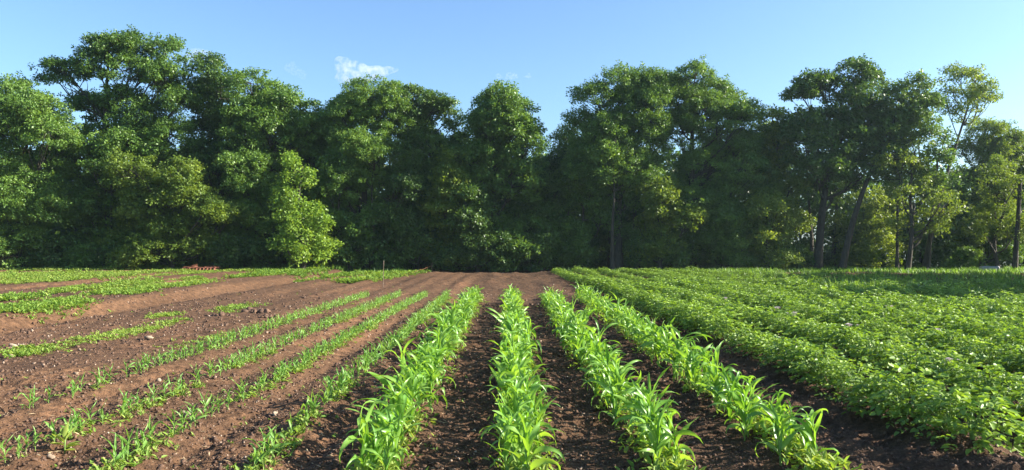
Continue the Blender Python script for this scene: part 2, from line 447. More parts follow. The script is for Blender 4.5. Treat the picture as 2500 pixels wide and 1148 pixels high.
def build_plants(pts, protos, names, mats, keep, scale, label, cat, group, stuff_name, stuff_label, parts, skip_part=1e9):
    """the nearest plants are things with parts, the rest of the rows is one mass"""
    meshes = [tuple(p.mesh(nm, m) for p, nm, m in zip(pr, parts, mats)) for pr in protos]
    pts = sorted(pts, key=lambda p: p[2])
    for ri, x, y in pts[:keep]:
        i = int(rng.integers(len(protos))); sc = scale(ri, y) * rng.uniform(0.85, 1.15)
        e = empty(names, (x, y, float(gh(x, y, False)) - 0.005), rng.random() * 6.28, sc)
        tag(e, label(ri, x, y), cat, group)
        for me, nm in zip(meshes[i], parts): link(nm, me, e)
    rest = pts[keep:]
    if rest:
        mbs = [MB() for _ in parts]
        for ri, x, y in rest:
            pr = protos[int(rng.integers(len(protos)))]; rz = rng.random() * 6.28; sc = scale(ri, y) * rng.uniform(0.85, 1.15)
            for m_, p in zip(mbs, pr): m_.addmb(p, (x, y, float(gh(x, y, False)) - 0.005), rz, sc)
        whole = MB()
        whole.addmb(mbs[-1])
        o = tag(link(stuff_name, mbs[-1].mesh(stuff_name, mats[-1])), stuff_label, kind='stuff')
        if len(mbs) > 1 and skip_part > 1: link(parts[0], mbs[0].mesh(parts[0], mats[0]), o)

def sect(y, a, b):
    return 'near end' if y < a else ('middle stretch' if y < b else 'far half')

big_pts = plant_line(BIG_ROWS, [4.95, 5.0, 5.2, 5.25], [20.3, 20.6, 20.1, 20.8],
                     lambda r, y: 0.088 if r < 3 else 0.1, 0.075,
                     lambda r, x, y: rng.random() < 0.04)
build_plants(big_pts, BIG, 'corn_plant', (M_STEM, M_CORN), 300,
             lambda r, y: (1.0 if y < 14 else 0.88) * (rng.uniform(.65, 1.12) if rng.random() < .9 or y < 6.5 else 1.25),
             lambda r, x, y: f'leafy knee-high corn plant at the {sect(y, 7.5, 11)} of the {ORD[r]} tall corn row',
             'corn plant', 'tall corn plants in four dense rows', 'far_corn', 'far ends of the tall corn rows', ('stalk', 'foliage'))

def ygap(r, x, y):
    if r == 3 and 5 < y < 7.0: return True
    if y < 9: return rng.random() < .33 + .3 * (vnoise(y / 0.6, r * 7.7, 21) > 0.2)
    return rng.random() < 0.05
yng_pts = plant_line(YOUNG_ROWS, [5.15, 5.2, 5.3, 6.9], [21.8, 22.8, 22.8, 22.3], lambda r, y: 0.1 if y < 9 else .085, 0.022, ygap)
build_plants(yng_pts, YNG, 'corn_seedling', (M_STEM, M_YOUNG), 300,
             lambda r, y: (0.98 if r == 0 else 0.8),
             lambda r, x, y: f'young corn seedling, {sect(y, 8.0, 11)} of the {["row nearest the tall corn", "second row from the tall corn", "third row from the tall corn", "sparse row farthest from the tall corn"][r]}',
             'corn seedling', 'young corn seedlings in four thin rows', 'far_corn_seedlings', 'far ends of the thin rows of young corn', ('stalk', 'foliage'))

# ------------------------------------------------------------------ potatoes
def potato_proto(seed, nleaf, leaf=0.05, lod=False):
    g = np.random.default_rng(seed)
    st, lv = MB(), MB()
    Rr, H = g.uniform(.3, .36), g.uniform(.35, .44)
    tops = []
    for s in range(9):
        az = 2 * math.pi * (s + g.random() * .7) / 9
        reach = g.uniform(0.03, 0.24); h = H * (1 - (reach / Rr) ** 2) ** .6 * .72
        path = spline([[0, 0, -0.04], [math.cos(az) * reach * .4, math.sin(az) * reach * .4, h * .55],
                       [math.cos(az) * reach, math.sin(az) * reach, h]], 7)
        tube(st, path, np.linspace(.008, .004, 7), 4, 0.5)
        tops.append(path)
    for j in range(nleaf):
        az = g.random() * 6.28; q = g.random() ** .55
        rho = Rr * q
        hz = H * (max(0, 1 - (rho / Rr) ** 2)) ** .55
        z = hz * (g.uniform(.72, 1.0) if g.random() < .75 else g.uniform(.2, .7)) + .02
        if g.random() < .13: z += g.uniform(.04, .1)
        p = np.array([math.cos(az) * rho * .8, math.sin(az) * rho * .8, z - .03])
        la = az + g.normal() * .8
        el = R(g.uniform(-15, 40)) * (1.2 - q)
        d = np.array([math.cos(la) * math.cos(el), math.sin(la) * math.cos(el), math.sin(el)])
        rl = g.uniform(0.07, 0.13)
        side = nrm(np.cross(d, [0, 0, 1])); up = np.cross(side, d)
        ts = [0.4, 0.4, 0.75, 0.75, 1.0] if not lod else [0.5, 0.55, 1.0]
        sg = [1, -1, 1, -1, 0] if not lod else [1, -1, 0]
        C, D, Nn, Ls = [], [], [], []
        for t, k in zip(ts, sg):
            C.append(p + d * rl * t - np.array([0, 0, 0.03]) * t * t)
            D.append(d * (0.5 if k else 1) + side * k * 0.9 + g.normal(size=3) * .22 - np.array([0, 0, .15]))
            Nn.append(up + g.normal(size=3) * .35)
            Ls.append(leaf * (1.25 if k == 0 else 1.0) * g.uniform(.7, 1.15) * (1.5 if lod else 1))
        Ls = np.array(Ls)
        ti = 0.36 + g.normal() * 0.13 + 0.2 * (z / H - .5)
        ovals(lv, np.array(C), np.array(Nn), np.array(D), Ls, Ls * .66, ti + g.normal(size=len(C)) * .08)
    return st, lv
POT = [potato_proto(200 + i, 120, [.047, .055, .04, .05, .06, .043, .052, .047][i]) for i in range(8)]
POTF = [potato_proto(300 + i, 80, .05, lod=True) for i in range(6)]
pot = []
for k in range(13):
    y = 5.75 + 0.3 * rng.random() if k == 0 else 5.9
    while y < 40.5 - 0.25 * max(0, k - 5):
        x = float(potato_x(k, y)) + rng.normal() * .035
        vis = x < 0.72 * y + 1.3
        thin = 0.06 if k < 6 else 0.12 + 0.1 * (k - 6) * (0.4 + vnoise(x / 3, y / 3, 31) + .5) * .6
        if y > 16 and k > 4: thin += 0.15
        if k > 6: thin += 0.3 + 0.5 * float(vnoise(x / 2.5, y / 3.0, 33))
        if vis and rng.random() > thin: pot.append((k, x, y))
        y += 0.29 * rng.uniform(.7, 1.3)
pot.sort(key=lambda p: p[2])
pmesh = [(a.mesh('stems', M_STEM), b.mesh('foliage', M_POT)) for a, b in POT]
fm = MB()
g = np.random.default_rng(5)
for q in range(7):
    c = np.array([g.normal() * .045, g.normal() * .045, 0.405 + g.random() * .035])
    a = np.arange(5) * 1.2566 + g.random()
    D = np.stack([np.cos(a), np.sin(a), 0.5 + 0 * a], 1)
    ovals(fm, np.tile(c, (5, 1)), np.stack([-np.cos(a), -np.sin(a), 1 + 0 * a], 1), D, 0.024, 0.02, np.full(5, .5) + g.normal(size=5) * .2)
    tube(fm, [[c[0] * .6, c[1] * .6, 0.37], c], .0015, 4, 0.1, cap=False)
flower_me = fm.mesh('flower_cluster', M_FLOWER)
PROW = ['first potato row beside the tall corn', 'second potato row from the corn', 'third potato row from the corn',
        'fourth potato row from the corn', 'fifth potato row from the corn', 'sixth potato row from the corn',
        'seventh potato row from the corn', 'eighth potato row from the corn', 'ninth potato row from the corn',
        'tenth potato row from the corn', 'eleventh potato row from the corn', 'twelfth potato row from the corn', 'thirteenth potato row from the corn']
flowers = [(gpt(1712, 790), 'with pale flowers halfway along the first potato row'), (gpt(1830, 830), 'with a few pale flowers on the crest of the first potato row'),
           (gpt(1880, 845), 'with small whitish flowers among plain green potato plants'), (gpt(2110, 815), 'with pale flowers far back in the third potato row'),
           (gpt(2352, 890), 'with white flowers near the right picture edge'), (gpt(2290, 985), 'with the largest pale pink flowers in the foreground'),
           (gpt(2080, 895), 'with pale flowers in the middle of the second potato row')]
fl_done = {}
keep = pot[:300]
for (fx, fy), lb in flowers:
    i = min(range(len(keep)), key=lambda q: (keep[q][1] - fx) ** 2 + (keep[q][2] - fy) ** 2 + (1e6 if q in fl_done else 0))
    fl_done[i] = lb
for i, (k, x, y) in enumerate(keep):
    q = int(rng.integers(len(POT)))
    e = empty('potato_plant', (x, y, float(gh(x, y, False)) - 0.01), rng.random() * 6.28, rng.uniform(.88, 1.12) + .35 * float(vnoise(y / 1.3, k * 9.1, 71)))
    lb = 'bushy potato plant ' + fl_done[i] if i in fl_done else f'bushy potato plant, {sect(y, 8.5, 13)} of the {PROW[k]}'
    tag(e, lb, 'potato plant', 'potato plants in long ridged rows')
    link('stems', pmesh[q][0], e); link('foliage', pmesh[q][1], e)
    if i in fl_done: link('flower_cluster', flower_me, e)
mb = MB()
for k, x, y in pot[300:]:
    mb.addmb(POTF[int(rng.integers(len(POTF)))][1], (x, y, float(gh(x, y, False))), rng.random() * 6.28, (rng.uniform(.85, 1.15) + .4 * vnoise(y / 1.3, k * 9.1, 71)) * (1 - .33 * float(sstep(14, 34, y))))
tag(link('far_potatoes', mb.mesh('far_potatoes', M_POT)), 'far potato rows merging into one green mass', kind='stuff')

# ------------------------------------------------------------------ weeds and grass (stuff)
def in_poly(x, y, poly):
    r = np.zeros(len(x), bool); n = len(poly)
    for i in range(n):
        x1, y1 = poly[i]; x2, y2 = poly[(i + 1) % n]
        c = ((y1 > y) != (y2 > y)) & (x < (x2 - x1) * (y - y1) / (y2 - y1 + 1e-12) + x1)
        r ^= c
    return r

def poly_scatter(px, n):
    P = np.array([gpt(*p) for p in px])
    lo, hi = P.min(0), P.max(0); xs, ys = [], []
    tot = 0
    while tot < n:
        x = lo[0] + (hi[0] - lo[0]) * rng.random(4 * n); y = lo[1] + (hi[1] - lo[1]) * rng.random(4 * n)
        m = in_poly(x, y, P)
        w = vnoise(x / .5, y / .9, 41) + vnoise(x / 2.0, y / 3.0, 42)
        m &= rng.random(len(x)) < np.clip(0.5 + 2.4 * w, 0, 1)
        xs.append(x[m]); ys.append(y[m]); tot += m.sum()
    return np.concatenate(xs)[:n], np.concatenate(ys)[:n]

def weeds(mb, x, y, size, height, tint0=0.5, nl=6):
    n = len(x)
    z = gh(x, y)
    for j in range(nl):
        a = rng.random(n) * 6.28; el = R(10) + R(55) * rng.random(n)
        D = np.stack([np.cos(a) * np.cos(el), np.sin(a) * np.cos(el), np.sin(el)], 1)
        L = size * (0.6 + 0.8 * rng.random(n))
        C = np.stack([x + rng.normal(size=n) * size * .5, y + rng.normal(size=n) * size * .5, z + height * rng.random(n)], 1)
        Nn = np.stack([-np.cos(a) * .6, -np.sin(a) * .6, np.ones(n)], 1) + rng.normal(size=(n, 3)) * .3
        ovals(mb, C, Nn, D, L, L * .42, tint0 + rng.normal(size=n) * .16)
BANDS = [  # patch outline, plants, leaf size, height, tint
    ([(-60, 680), (-60, 712), (130, 703), (300, 691), (420, 684), (640, 671), (640, 667), (400, 673), (200, 678)], 4600, .085, .06, .7),
    ([(-60, 668), (-60, 675), (420, 669), (800, 664), (1010, 662), (560, 661.5), (300, 664)], 3600, .095, .07, .7),
    ([(640, 671), (1010, 662), (1000, 666), (760, 678), (640, 676)], 900, .14, .08, .5),
    ([(-30, 744), (83, 738), (83, 750), (-30, 760)], 420, .11, .06, .5),
    ([(133, 726), (266, 708), (444, 693), (515, 693), (518, 705), (438, 717), (355, 726), (237, 738), (142, 741)], 2700, .085, .06, .66),
    ([(172, 750), (266, 732), (385, 726), (355, 741), (266, 744), (207, 764), (118, 782), (24, 791), (30, 782)], 1250, .08, .05, .55),
    ([(563, 687), (700, 670), (720, 676), (577, 692)], 700, .12, .08, .5),
    ([(818, 690), (1020, 664), (1030, 666), (880, 690)], 800, .13, .12, .55),
    ([(715, 681), (910, 667), (900, 672), (730, 688)], 600, .12, .08, .5),
    ([(118, 856), (207, 829), (311, 809), (400, 797), (394, 806), (296, 827), (207, 844), (127, 861)], 520, .045, .02, .78),
    ([(311, 794), (415, 767), (474, 779), (409, 794)], 230, .055, .02, .7),
    ([(18, 871), (53, 859), (101, 865), (21, 880)], 130, .06, .03, .65),
    ([(470, 770), (620, 740), (640, 748), (500, 780)], 150, .06, .03, .6),
    ([(420, 850), (560, 815), (575, 825), (440, 860)], 60, .045, .02, .7),
    ([(-30, 775), (70, 760), (110, 770), (-30, 800)], 170, .08, .04, .5),
]
mb = MB()
for P, n, s, h, t in BANDS:
    x, y = poly_scatter(P, n); x = x + rng.normal(size=n) * (.1 + s * 2.2) * rng.random(n); y = y + rng.normal(size=n) * .25; weeds(mb, x, y, s, h, t)
# low weeds at the feet of the corn rows
for rows, dens, w, off in ((YOUNG_ROWS, 34, .06, 0.01), (BIG_ROWS, 50, .1, 0.03)):
    for ri, (ys, xs) in enumerate(rows):
        n = int(dens * 18)
        y = 5.0 + (22.0 - 5.0) * rng.random(n) ** 1.25
        x = np.interp(y, ys, xs) + off + rng.normal(size=n) * w
        ok = (vnoise(y / 0.9, ri * 5.1 + (100 if rows is BIG_ROWS else 0), 77) > (-0.05 if rows is YOUNG_ROWS else -0.3)) & ~((ri == 3) & (rows is YOUNG_ROWS) & (rng.random(n) < .75))
        weeds(mb, x[ok], y[ok], .045 if rows is YOUNG_ROWS else .06, .03 if rows is YOUNG_ROWS else 0.09, .68)
# single seedlings strewn over the soil
x, y = scatter_field(240, 5, 30, xr=-0.05); weeds(mb, x, y, .035, .015, .6, nl=4)
tag(link('weeds', mb.mesh('weeds', M_WEED)), 'low green weeds and seedlings covering strips of the soil', kind='stuff')

def grass(mb, x, y, h, w, tint0=.5):
    n = len(x); a = rng.random(n) * 6.28
    lean = 0.15 + 0.5 * rng.random(n)
    D = np.stack([np.cos(a) * lean, np.sin(a) * lean, np.ones(n)], 1)
    Nn = np.stack([-np.cos(a), -np.sin(a), lean], 1) + rng.normal(size=(n, 3)) * .3
    H = h * (0.5 + 0.8 * rng.random(n))
    rhombs(mb, np.stack([x, y, gh(x, y, False) - 0.02], 1), Nn, D, H, w * (0.7 + 0.6 * rng.random(n)), tint0 + rng.normal(size=n) * .16, 0.05)
mb = MB()
n = 30000
x = 9 + 26 * rng.random(n); y = 19 + 26 * rng.random(n)
m = (x > 9.2 + (41 - y) * 0.12 * (vnoise(x / 4, y / 4, 51) + 1)) & (vnoise(x / 1.1, y / 2.0, 52) + 0.8 * vnoise(x / 4.0, y / 3.0, 53) > -0.12) & (x < 0.78 * y)
grass(mb, x[m], y[m], .32, .035)
n = 9000
x = 2.5 + 32 * rng.random(n); y = 40.5 + 4.5 * rng.random(n); grass(mb, x, y, .27, .04)
n = 3500
x = -34 + 28 * rng.random(n); y = 40.5 + 3.5 * rng.random(n); grass(mb, x, y, .3, .04)
P = np.array([gpt(2020, 742), gpt(2215, 752), gpt(2190, 712), gpt(2040, 716)])
x = P[:, 0].min() + np.ptp(P[:, 0]) * rng.random(1600); y = P[:, 1].min() + np.ptp(P[:, 1]) * rng.random(1600)
m = in_poly(x, y, P); grass(mb, x[m], y[m], .5, .028, .75)
tag(link('grass', mb.mesh('grass', M_GRASS)), 'green grass along the field edge and between the far potatoes', kind='stuff')

# ------------------------------------------------------------------ trees
def clump_leaves(mb, C, r, n, g, L, W, tint, flat=.68):
    d = nrm(g.normal(size=(n, 3)))
    rad = g.random(n) ** 0.55
    p = C + d * (rad * r)[:, None] * np.array([1, 1, flat])
    Nn = d * .55 + np.array([0, 0, .65]) + g.normal(size=(n, 3)) * .55
    D = d * np.array([1, 1, .3]) + g.normal(size=(n, 3)) * .8 - np.array([0, 0, .25])
    sz = g.uniform(.7, 1.25, n)
    rhombs(mb, p, Nn, D, L * sz, W * sz, tint + g.normal(size=n) * .1, .12)

def crown_and_limbs(base, lobes, trunk_pts, tr, seed, L=.145, W=.088, per=135, clump=(.22, .6), fill=1.3, tint=.5, depth=1.0, flat=.62):
    """lobes: (x, y, z, r, rz) in metres from the base; every clump of leaves hangs on a twig"""
    g = np.random.default_rng(seed)
    tk, cr = MB(), MB()
    path = spline(trunk_pts, 16)
    t = np.linspace(0, 1, 16)
    rad = tr * (1 - 0.82 * t); rad[0] *= 1.45; rad[1] *= 1.1
    tube(tk, path, rad, 8)
    for (lx, ly, lz, r, rz) in lobes:
        c = np.array([lx, ly, lz])
        want = max(lz - 0.7 * math.hypot(lx - np.interp(lz, path[:, 2], path[:, 0]), ly) - r * .6, 0.4)
        i = int(np.argmin(abs(path[:, 2] - want)))
        a = path[i]
        mid = (a + c) / 2 + np.array([0, 0, -0.12 * np.linalg.norm(c - a)]) + g.normal(size=3) * .15
        lp = spline([a, mid, c + np.array([0, 0, r * .2])], 7)
        r0 = min(rad[i] * .65, .035 + .02 * np.linalg.norm(c - a) + .02)
        tube(tk, lp, np.linspace(r0, .02, 7), 5, .55, cap=False)
        area = r * r
        n = max(5, int(fill * 15 * area))
        d = nrm(g.normal(size=(n, 3))); d[:, 2] = np.where((d[:, 2] < -.3) & (g.random(n) < .65), -d[:, 2], d[:, 2])
        q = g.uniform(.5, 1.0, n) ** .6
        cc = c + d * q[:, None] * np.array([r, r * depth, rz])
        ns = int(n * .9)                     # loose sprigs standing out of the crown, so that its outline is ragged
        d2 = nrm(g.normal(size=(ns, 3))); d2[:, 2] = np.where(d2[:, 2] < -.2, -d2[:, 2] * .6, d2[:, 2])
        sp = c + d2 * g.uniform(.95, 1.3, ns)[:, None] * np.array([r, r * depth, rz])
        for k in range(ns):
            if sp[k, 2] < .2: continue
            s_r = g.uniform(.1, .26)
            clump_leaves(cr, sp[k], s_r, int(per * .16 * (s_r / .18) ** 1.5) + 3, g, L, W, tint + .05 + g.normal() * .13, 1.0)
            if g.random() < .3: tube(tk, np.array([c + (sp[k] - c) * .7, c + (sp[k] - c) * .86 + g.normal(size=3) * .04, sp[k]]), np.array([.014, .01, .005]), 4, .6, cap=False)
        for k in range(n):
            if cc[k, 2] < .15: continue
            cr_r = g.uniform(*clump)
            clump_leaves(cr, cc[k], cr_r, int(per * (cr_r / .5) ** 2), g, L, W, tint + g.normal() * .13, flat * g.uniform(.75, 1.25))
            if g.random() < .4:
                s = lp[g.integers(3, 7)]
                m2 = (s + cc[k]) / 2 + g.normal(size=3) * .08
                tube(tk, np.array([s, m2, cc[k]]), np.array([.028, .018, .008]), 4, .6, cap=False)
    return tk, cr

def tree(name, label, px, Y, lobes_px, mat, seed, lean_px=0, tr=.2, low=None, group='trees along the forest edge', cat='tree', extra=.75, **kw):
    """px: where the trunk meets the ground; lobes given where the photo shows them, at the tree's own distance"""
    g = np.random.default_rng(seed + 1000)
    X = (px - CX) / F * Y
    m = Y / F
    L = []
    top = 0
    for (lx, ly, r, *rest) in lobes_px:
        r = r * (1.13 if r > 28 else 1.04)
        rz = rest[0] if rest else r * .9
        z = CAMH + (HZ - ly) * m
        L.append(((lx - CX) * m - X, g.uniform(-.8, .8) * min(1.5, r * m), z, r * m, rz * m)); top = max(top, z)
    m0 = len(L)
    for _ in range(int(m0 * extra)):
        a_, b_ = g.integers(m0), g.integers(m0)
        near = sorted(range(m0), key=lambda q: (L[q][0] - L[a_][0]) ** 2 + (L[q][2] - L[a_][2]) ** 2)
        b_ = near[min(m0 - 1, 1 + int(g.integers(4)))]
        A, B = L[a_], L[b_]
        L.append(((A[0] + B[0]) / 2, g.uniform(-1.2, .9), (A[2] + B[2]) / 2 - .15, (A[3] + B[3]) * .42, (A[4] + B[4]) * .42))
    if low:
        n, x0, x1, y0, y1, r0, r1 = low
        for _ in range(n):
            lx = g.uniform(x0, x1); ly = g.uniform(y0, y1); r = g.uniform(r0, r1)
            L.append(((lx - CX) * m - X, g.uniform(-1.6, 1.0), CAMH + (HZ - ly) * m, r * m, r * m * .8))
    tx = lean_px * m
    pts = [[0, 0, -0.25], [tx * .22 + g.normal() * .1, g.normal() * .1, top * .3], [tx * .6 + g.normal() * .15, g.normal() * .15, top * .62], [tx, 0, top * .96]]
    v_ = g.uniform(.78, 1.12)
    kw.setdefault('L', .145 * v_); kw.setdefault('W', .088 * v_); kw.setdefault('per', int(135 / v_ ** 1.6)); kw.setdefault('flat', g.uniform(.5, .85))
    kw['tint'] = kw.get('tint', .5) + g.normal() * .06
    tk, cr = crown_and_limbs(None, L, pts, tr, seed, **kw)
    e = empty(name, (X, Y, 0))
    tag(e, label, cat, group)
    link('trunk', tk.mesh('trunk', M_BARK), e); link('crown', cr.mesh('crown', mat), e)
    return e

tree('broadleaf_tree', 'dense rounded tree at the far left edge, leafy down to the field', 60, 41,
     [(40, 250, 60), (-20, 270, 60), (110, 290, 60), (50, 340, 75), (150, 350, 55), (-10, 420, 80), (100, 440, 70), (40, 520, 70), (130, 520, 50), (-20, 600, 60), (60, 610, 55)],
     M_TREE, 1, tr=.24)
tree('broadleaf_tree', 'tallest tree of the left half, with a high open crown and sky between its limbs', 265, 43,
     [(275, 125, 48, 40), (325, 120, 38), (395, 135, 46), (235, 165, 45), (165, 178, 48, 30), (130, 190, 26), (335, 185, 48), (425, 195, 38), (385, 235, 52), (295, 245, 45, 30), (200, 255, 55, 36),
      (440, 270, 48), (350, 300, 55), (240, 320, 60), (430, 345, 50), (330, 385, 60), (190, 400, 55), (400, 430, 60)],
     M_TREE, 2, tr=.3, extra=.25, low=(10, 180, 440, 450, 630, 40, 60))
tree('broadleaf_tree', 'low leafy tree with broad lit branches in front of the tallest left tree', 420, 40.5,
     [(330, 420, 45), (450, 440, 45), (400, 490, 60), (480, 500, 45), (340, 530, 60), (430, 570, 65), (520, 520, 38, 25), (570, 520, 30, 20), (300, 600, 50), (480, 610, 50), (390, 620, 50)],
     M_TREE_PALE, 3, tr=.16)
tree('broadleaf_tree', 'dark narrow tree with a round head right of the tallest left tree', 540, 44.5,
     [(520, 190, 42), (550, 230, 42), (495, 240, 40), (560, 300, 48), (510, 320, 50), (580, 380, 55), (520, 420, 55), (560, 480, 55)],
     M_TREE_DARK, 4, tr=.24, low=(4, 500, 620, 520, 620, 40, 55))
tree('broadleaf_tree', 'tree whose crown slopes down to the right beside the dark narrow tree', 650, 43.5,
     [(620, 218, 40), (660, 230, 38), (700, 265, 42), (640, 290, 55), (745, 275, 36), (775, 300, 30), (600, 340, 45), (690, 340, 55), (640, 400, 60), (760, 320, 42)],
     M_TREE, 5, tr=.25, low=(5, 600, 700, 440, 620, 40, 55))
tree('broadleaf_tree', 'tree with hanging foliage directly behind the vine-covered tree', 770, 45,
     [(770, 320, 42), (800, 350, 36), (780, 400, 45), (740, 370, 45)], M_TREE, 6, tr=.2, low=(4, 740, 840, 430, 620, 40, 55))
tree('vine_covered_tree', 'bright green vine-covered tree standing forward of the others', 740, 40.5,
     [(718, 395, 18, 26), (708, 440, 27), (742, 430, 18), (710, 490, 27), (690, 470, 18), (752, 515, 24), (716, 545, 34), (785, 550, 24), (740, 590, 42), (700, 605, 28), (795, 600, 27), (755, 635, 36)],
     M_VINE, 7, tr=.16, tint=.6, extra=.3)
tree('broadleaf_tree', 'broad round-topped tree below the largest cloud', 895, 44,
     [(900, 245, 46), (850, 262, 42), (955, 245, 40), (815, 285, 32), (880, 310, 60), (960, 310, 55), (830, 350, 45), (910, 380, 60), (860, 440, 50)],
     M_TREE, 8, tr=.26, extra=1.15, low=(6, 820, 960, 450, 630, 40, 60))
tree('broadleaf_tree', 'tree with sky gaps in its upper right crown, near the middle', 1020, 45,
     [(1010, 255, 40), (1050, 258, 32), (1085, 262, 28), (1105, 285, 22), (1120, 360, 34), (1130, 420, 40), (1000, 320, 52), (1105, 310, 20), (1050, 370, 45), (980, 400, 55), (1040, 440, 55)],
     M_TREE_DARK, 9, tr=.24, extra=1.15, low=(6, 960, 1100, 470, 630, 40, 60), tint=.6)
tree('broadleaf_tree', 'pointed tree just left of the low gap in the skyline', 1200, 43.5,
     [(1220, 245, 36), (1195, 265, 36), (1260, 275, 38), (1165, 320, 42), (1225, 325, 55), (1285, 320, 36), (1150, 380, 42), (1215, 400, 60), (1290, 375, 42), (1170, 450, 55), (1260, 450, 50)],
     M_TREE, 10, tr=.26, extra=1.15, low=(6, 1140, 1300, 480, 630, 40, 60))
tree('broadleaf_tree', 'slender tree with a thin dark top in the skyline gap', 1365, 47,
     [(1385, 325, 22), (1362, 340, 16), (1400, 350, 20), (1380, 400, 40), (1345, 430, 45), (1400, 460, 50)],
     M_TREE_DARK, 11, tr=.18, low=(6, 1310, 1430, 470, 630, 40, 60))
tree('broadleaf_tree', 'large tree on the left side of the widest crown right of the gap', 1510, 44,
     [(1505, 205, 40), (1560, 200, 38), (1445, 250, 42), (1415, 290, 28), (1600, 210, 36), (1405, 370, 40), (1520, 265, 52), (1590, 260, 45), (1440, 310, 42), (1500, 340, 58), (1575, 350, 58), (1450, 400, 50), (1540, 430, 60)],
     M_TREE, 12, tr=.3, extra=1.15, low=(5, 1420, 1600, 470, 620, 40, 60), tint=.45)
tree('broadleaf_tree', 'large tree on the right side of the widest crown right of the gap', 1690, 44.5,
     [(1625, 200, 30), (1690, 200, 40), (1740, 225, 40), (1650, 255, 45), (1790, 260, 42), (1720, 290, 58), (1820, 305, 38), (1660, 340, 58), (1780, 360, 58), (1840, 360, 30), (1720, 420, 65), (1810, 430, 50)],
     M_TREE, 13, tr=.3, extra=1.15, low=(6, 1640, 1840, 460, 620, 40, 60), tint=.47)
tree('broadleaf_tree', 'short pale tree filling the notch between two big crowns on the right', 1895, 45,
     [(1885, 300, 34), (1920, 330, 36), (1870, 350, 40), (1900, 400, 50), (1860, 460, 45)],
     M_TREE_PALE, 14, tr=.17, low=(6, 1840, 1960, 470, 620, 35, 55))
tree('broadleaf_tree', 'dark spreading tree with a flat left arm and a tall crown on the right', 1995, 44,
     [(2080, 185, 38), (2130, 205, 36), (2030, 215, 36), (1980, 215, 42, 28), (1940, 238, 34, 20), (2090, 260, 50), (2020, 300, 55, 40), (2120, 310, 50), (1960, 355, 55), (2060, 370, 65), (2140, 380, 45), (1990, 430, 55), (2060, 450, 45)],
     M_TREE_DARK, 15, extra=.5, lean_px=70, tr=.27)
tree('broadleaf_tree', 'tree leaning right whose dark trunk slants up from the grass', 2052, 43,
     [(2225, 220, 32), (2195, 250, 40), (2250, 265, 36), (2180, 310, 45), (2240, 320, 38), (2270, 260, 26)],
     M_TREE_DARK, 16, lean_px=155, tr=.21, tint=.6)
tree('broadleaf_tree', 'tall thin leaning tree with a sparse airy crown near the right edge', 2255, 45,
     [(2345, 190, 34), (2390, 190, 30), (2415, 200, 22), (2330, 240, 30), (2375, 250, 34), (2415, 245, 22), (2320, 285, 22), (2360, 300, 22)],
     M_TREE_PALE, 17, lean_px=125, extra=.5, tr=.17, fill=1.15, per=95, L=.13, W=.08, clump=(.28, .5))
tree('broadleaf_tree', 'slim yellow-green tree with an open crown left of the thin leaning tree', 2215, 42.5,
     [(2230, 350, 34), (2180, 400, 40), (2240, 420, 40), (2270, 470, 40), (2200, 480, 42), (2270, 540, 42), (2310, 500, 30), (2220, 560, 36)],
     M_TREE_PALE, 18, lean_px=20, tr=.15, extra=.4, fill=.62, per=90, clump=(.28, .55), tint=.6)
tree('broadleaf_tree', 'dim wide tree at the right edge with a hazy rounded top', 2400, 49,
     [(2390, 335, 36), (2440, 345, 40), (2480, 375, 40), (2360, 370, 30), (2420, 400, 50), (2380, 450, 45), (2460, 440, 45), (2520, 420, 50)],
     M_TREE_PALE, 19, tr=.2, low=(5, 2350, 2500, 480, 600, 40, 55), tint=.4)
tree('broadleaf_tree', 'low yellow-tinged tree before the right edge, beside the dead trunk', 2440, 44,
     [(2440, 410, 30), (2420, 450, 34), (2460, 470, 40), (2430, 530, 40), (2470, 560, 36), (2400, 580, 34)],
     M_TREE_PALE, 20, tr=.13, fill=.7, clump=(.28, .5))
tree('broadleaf_tree', 'small sunlit tree glowing yellow-green behind the slanting trunk', 2110, 47,
     [(2110, 500, 40), (2130, 560, 45), (2070, 560, 40), (2120, 610, 50), (2160, 520, 36)],
     M_TREE_PALE, 21, tr=.12, fill=.8, tint=.75)
# lower trees filling the edge between the tall ones
for i, (px, Y, ty, wd, mt, lb) in enumerate([(345, 42.5, 330, 60, M_TREE, 'mid-height tree under the right arm of the tallest left tree'),
        (600, 42.2, 420, 55, M_TREE, 'low spreading tree left of the vine-covered tree'), (835, 43, 420, 50, M_TREE, 'leafy tree rising behind the right side of the vine-covered tree'),
        (960, 43, 440, 55, M_TREE_DARK, 'low dark tree behind the tall thin stake'), (1110, 43.2, 400, 55, M_TREE_PALE, 'pale yellow-green tree catching light left of the pointed tree'),
        (1165, 42.6, 500, 50, M_TREE_DARK, 'low tree at the foot of the pointed tree, behind the bare soil'), (1300, 44, 440, 55, M_TREE_DARK, 'low dark tree beneath the skyline gap'),
        (1420, 44, 430, 55, M_TREE, 'low tree at the left foot of the widest crown'), (1610, 43, 480, 60, M_TREE_PALE, 'pale small tree below the middle of the widest crown'),
        (1770, 43.6, 460, 60, M_TREE, 'mid-height tree below the right shoulder of the widest crown'), (1880, 43.2, 500, 50, M_TREE_PALE, 'pale small tree left of the spreading dark tree')]):
    g = np.random.default_rng(3000 + i)
    lob = []
    yy = ty
    while yy < 640:
        f = .55 + .55 * min(1, (yy - ty) / 120)
        for _ in range(3): lob.append((px + g.normal() * wd * .55 * f, yy + g.normal() * 14, g.uniform(24, 40)))
        yy += 44
    tree('broadleaf_tree', lb, px, Y, lob, mt, 60 + i, tr=.13, extra=.2)
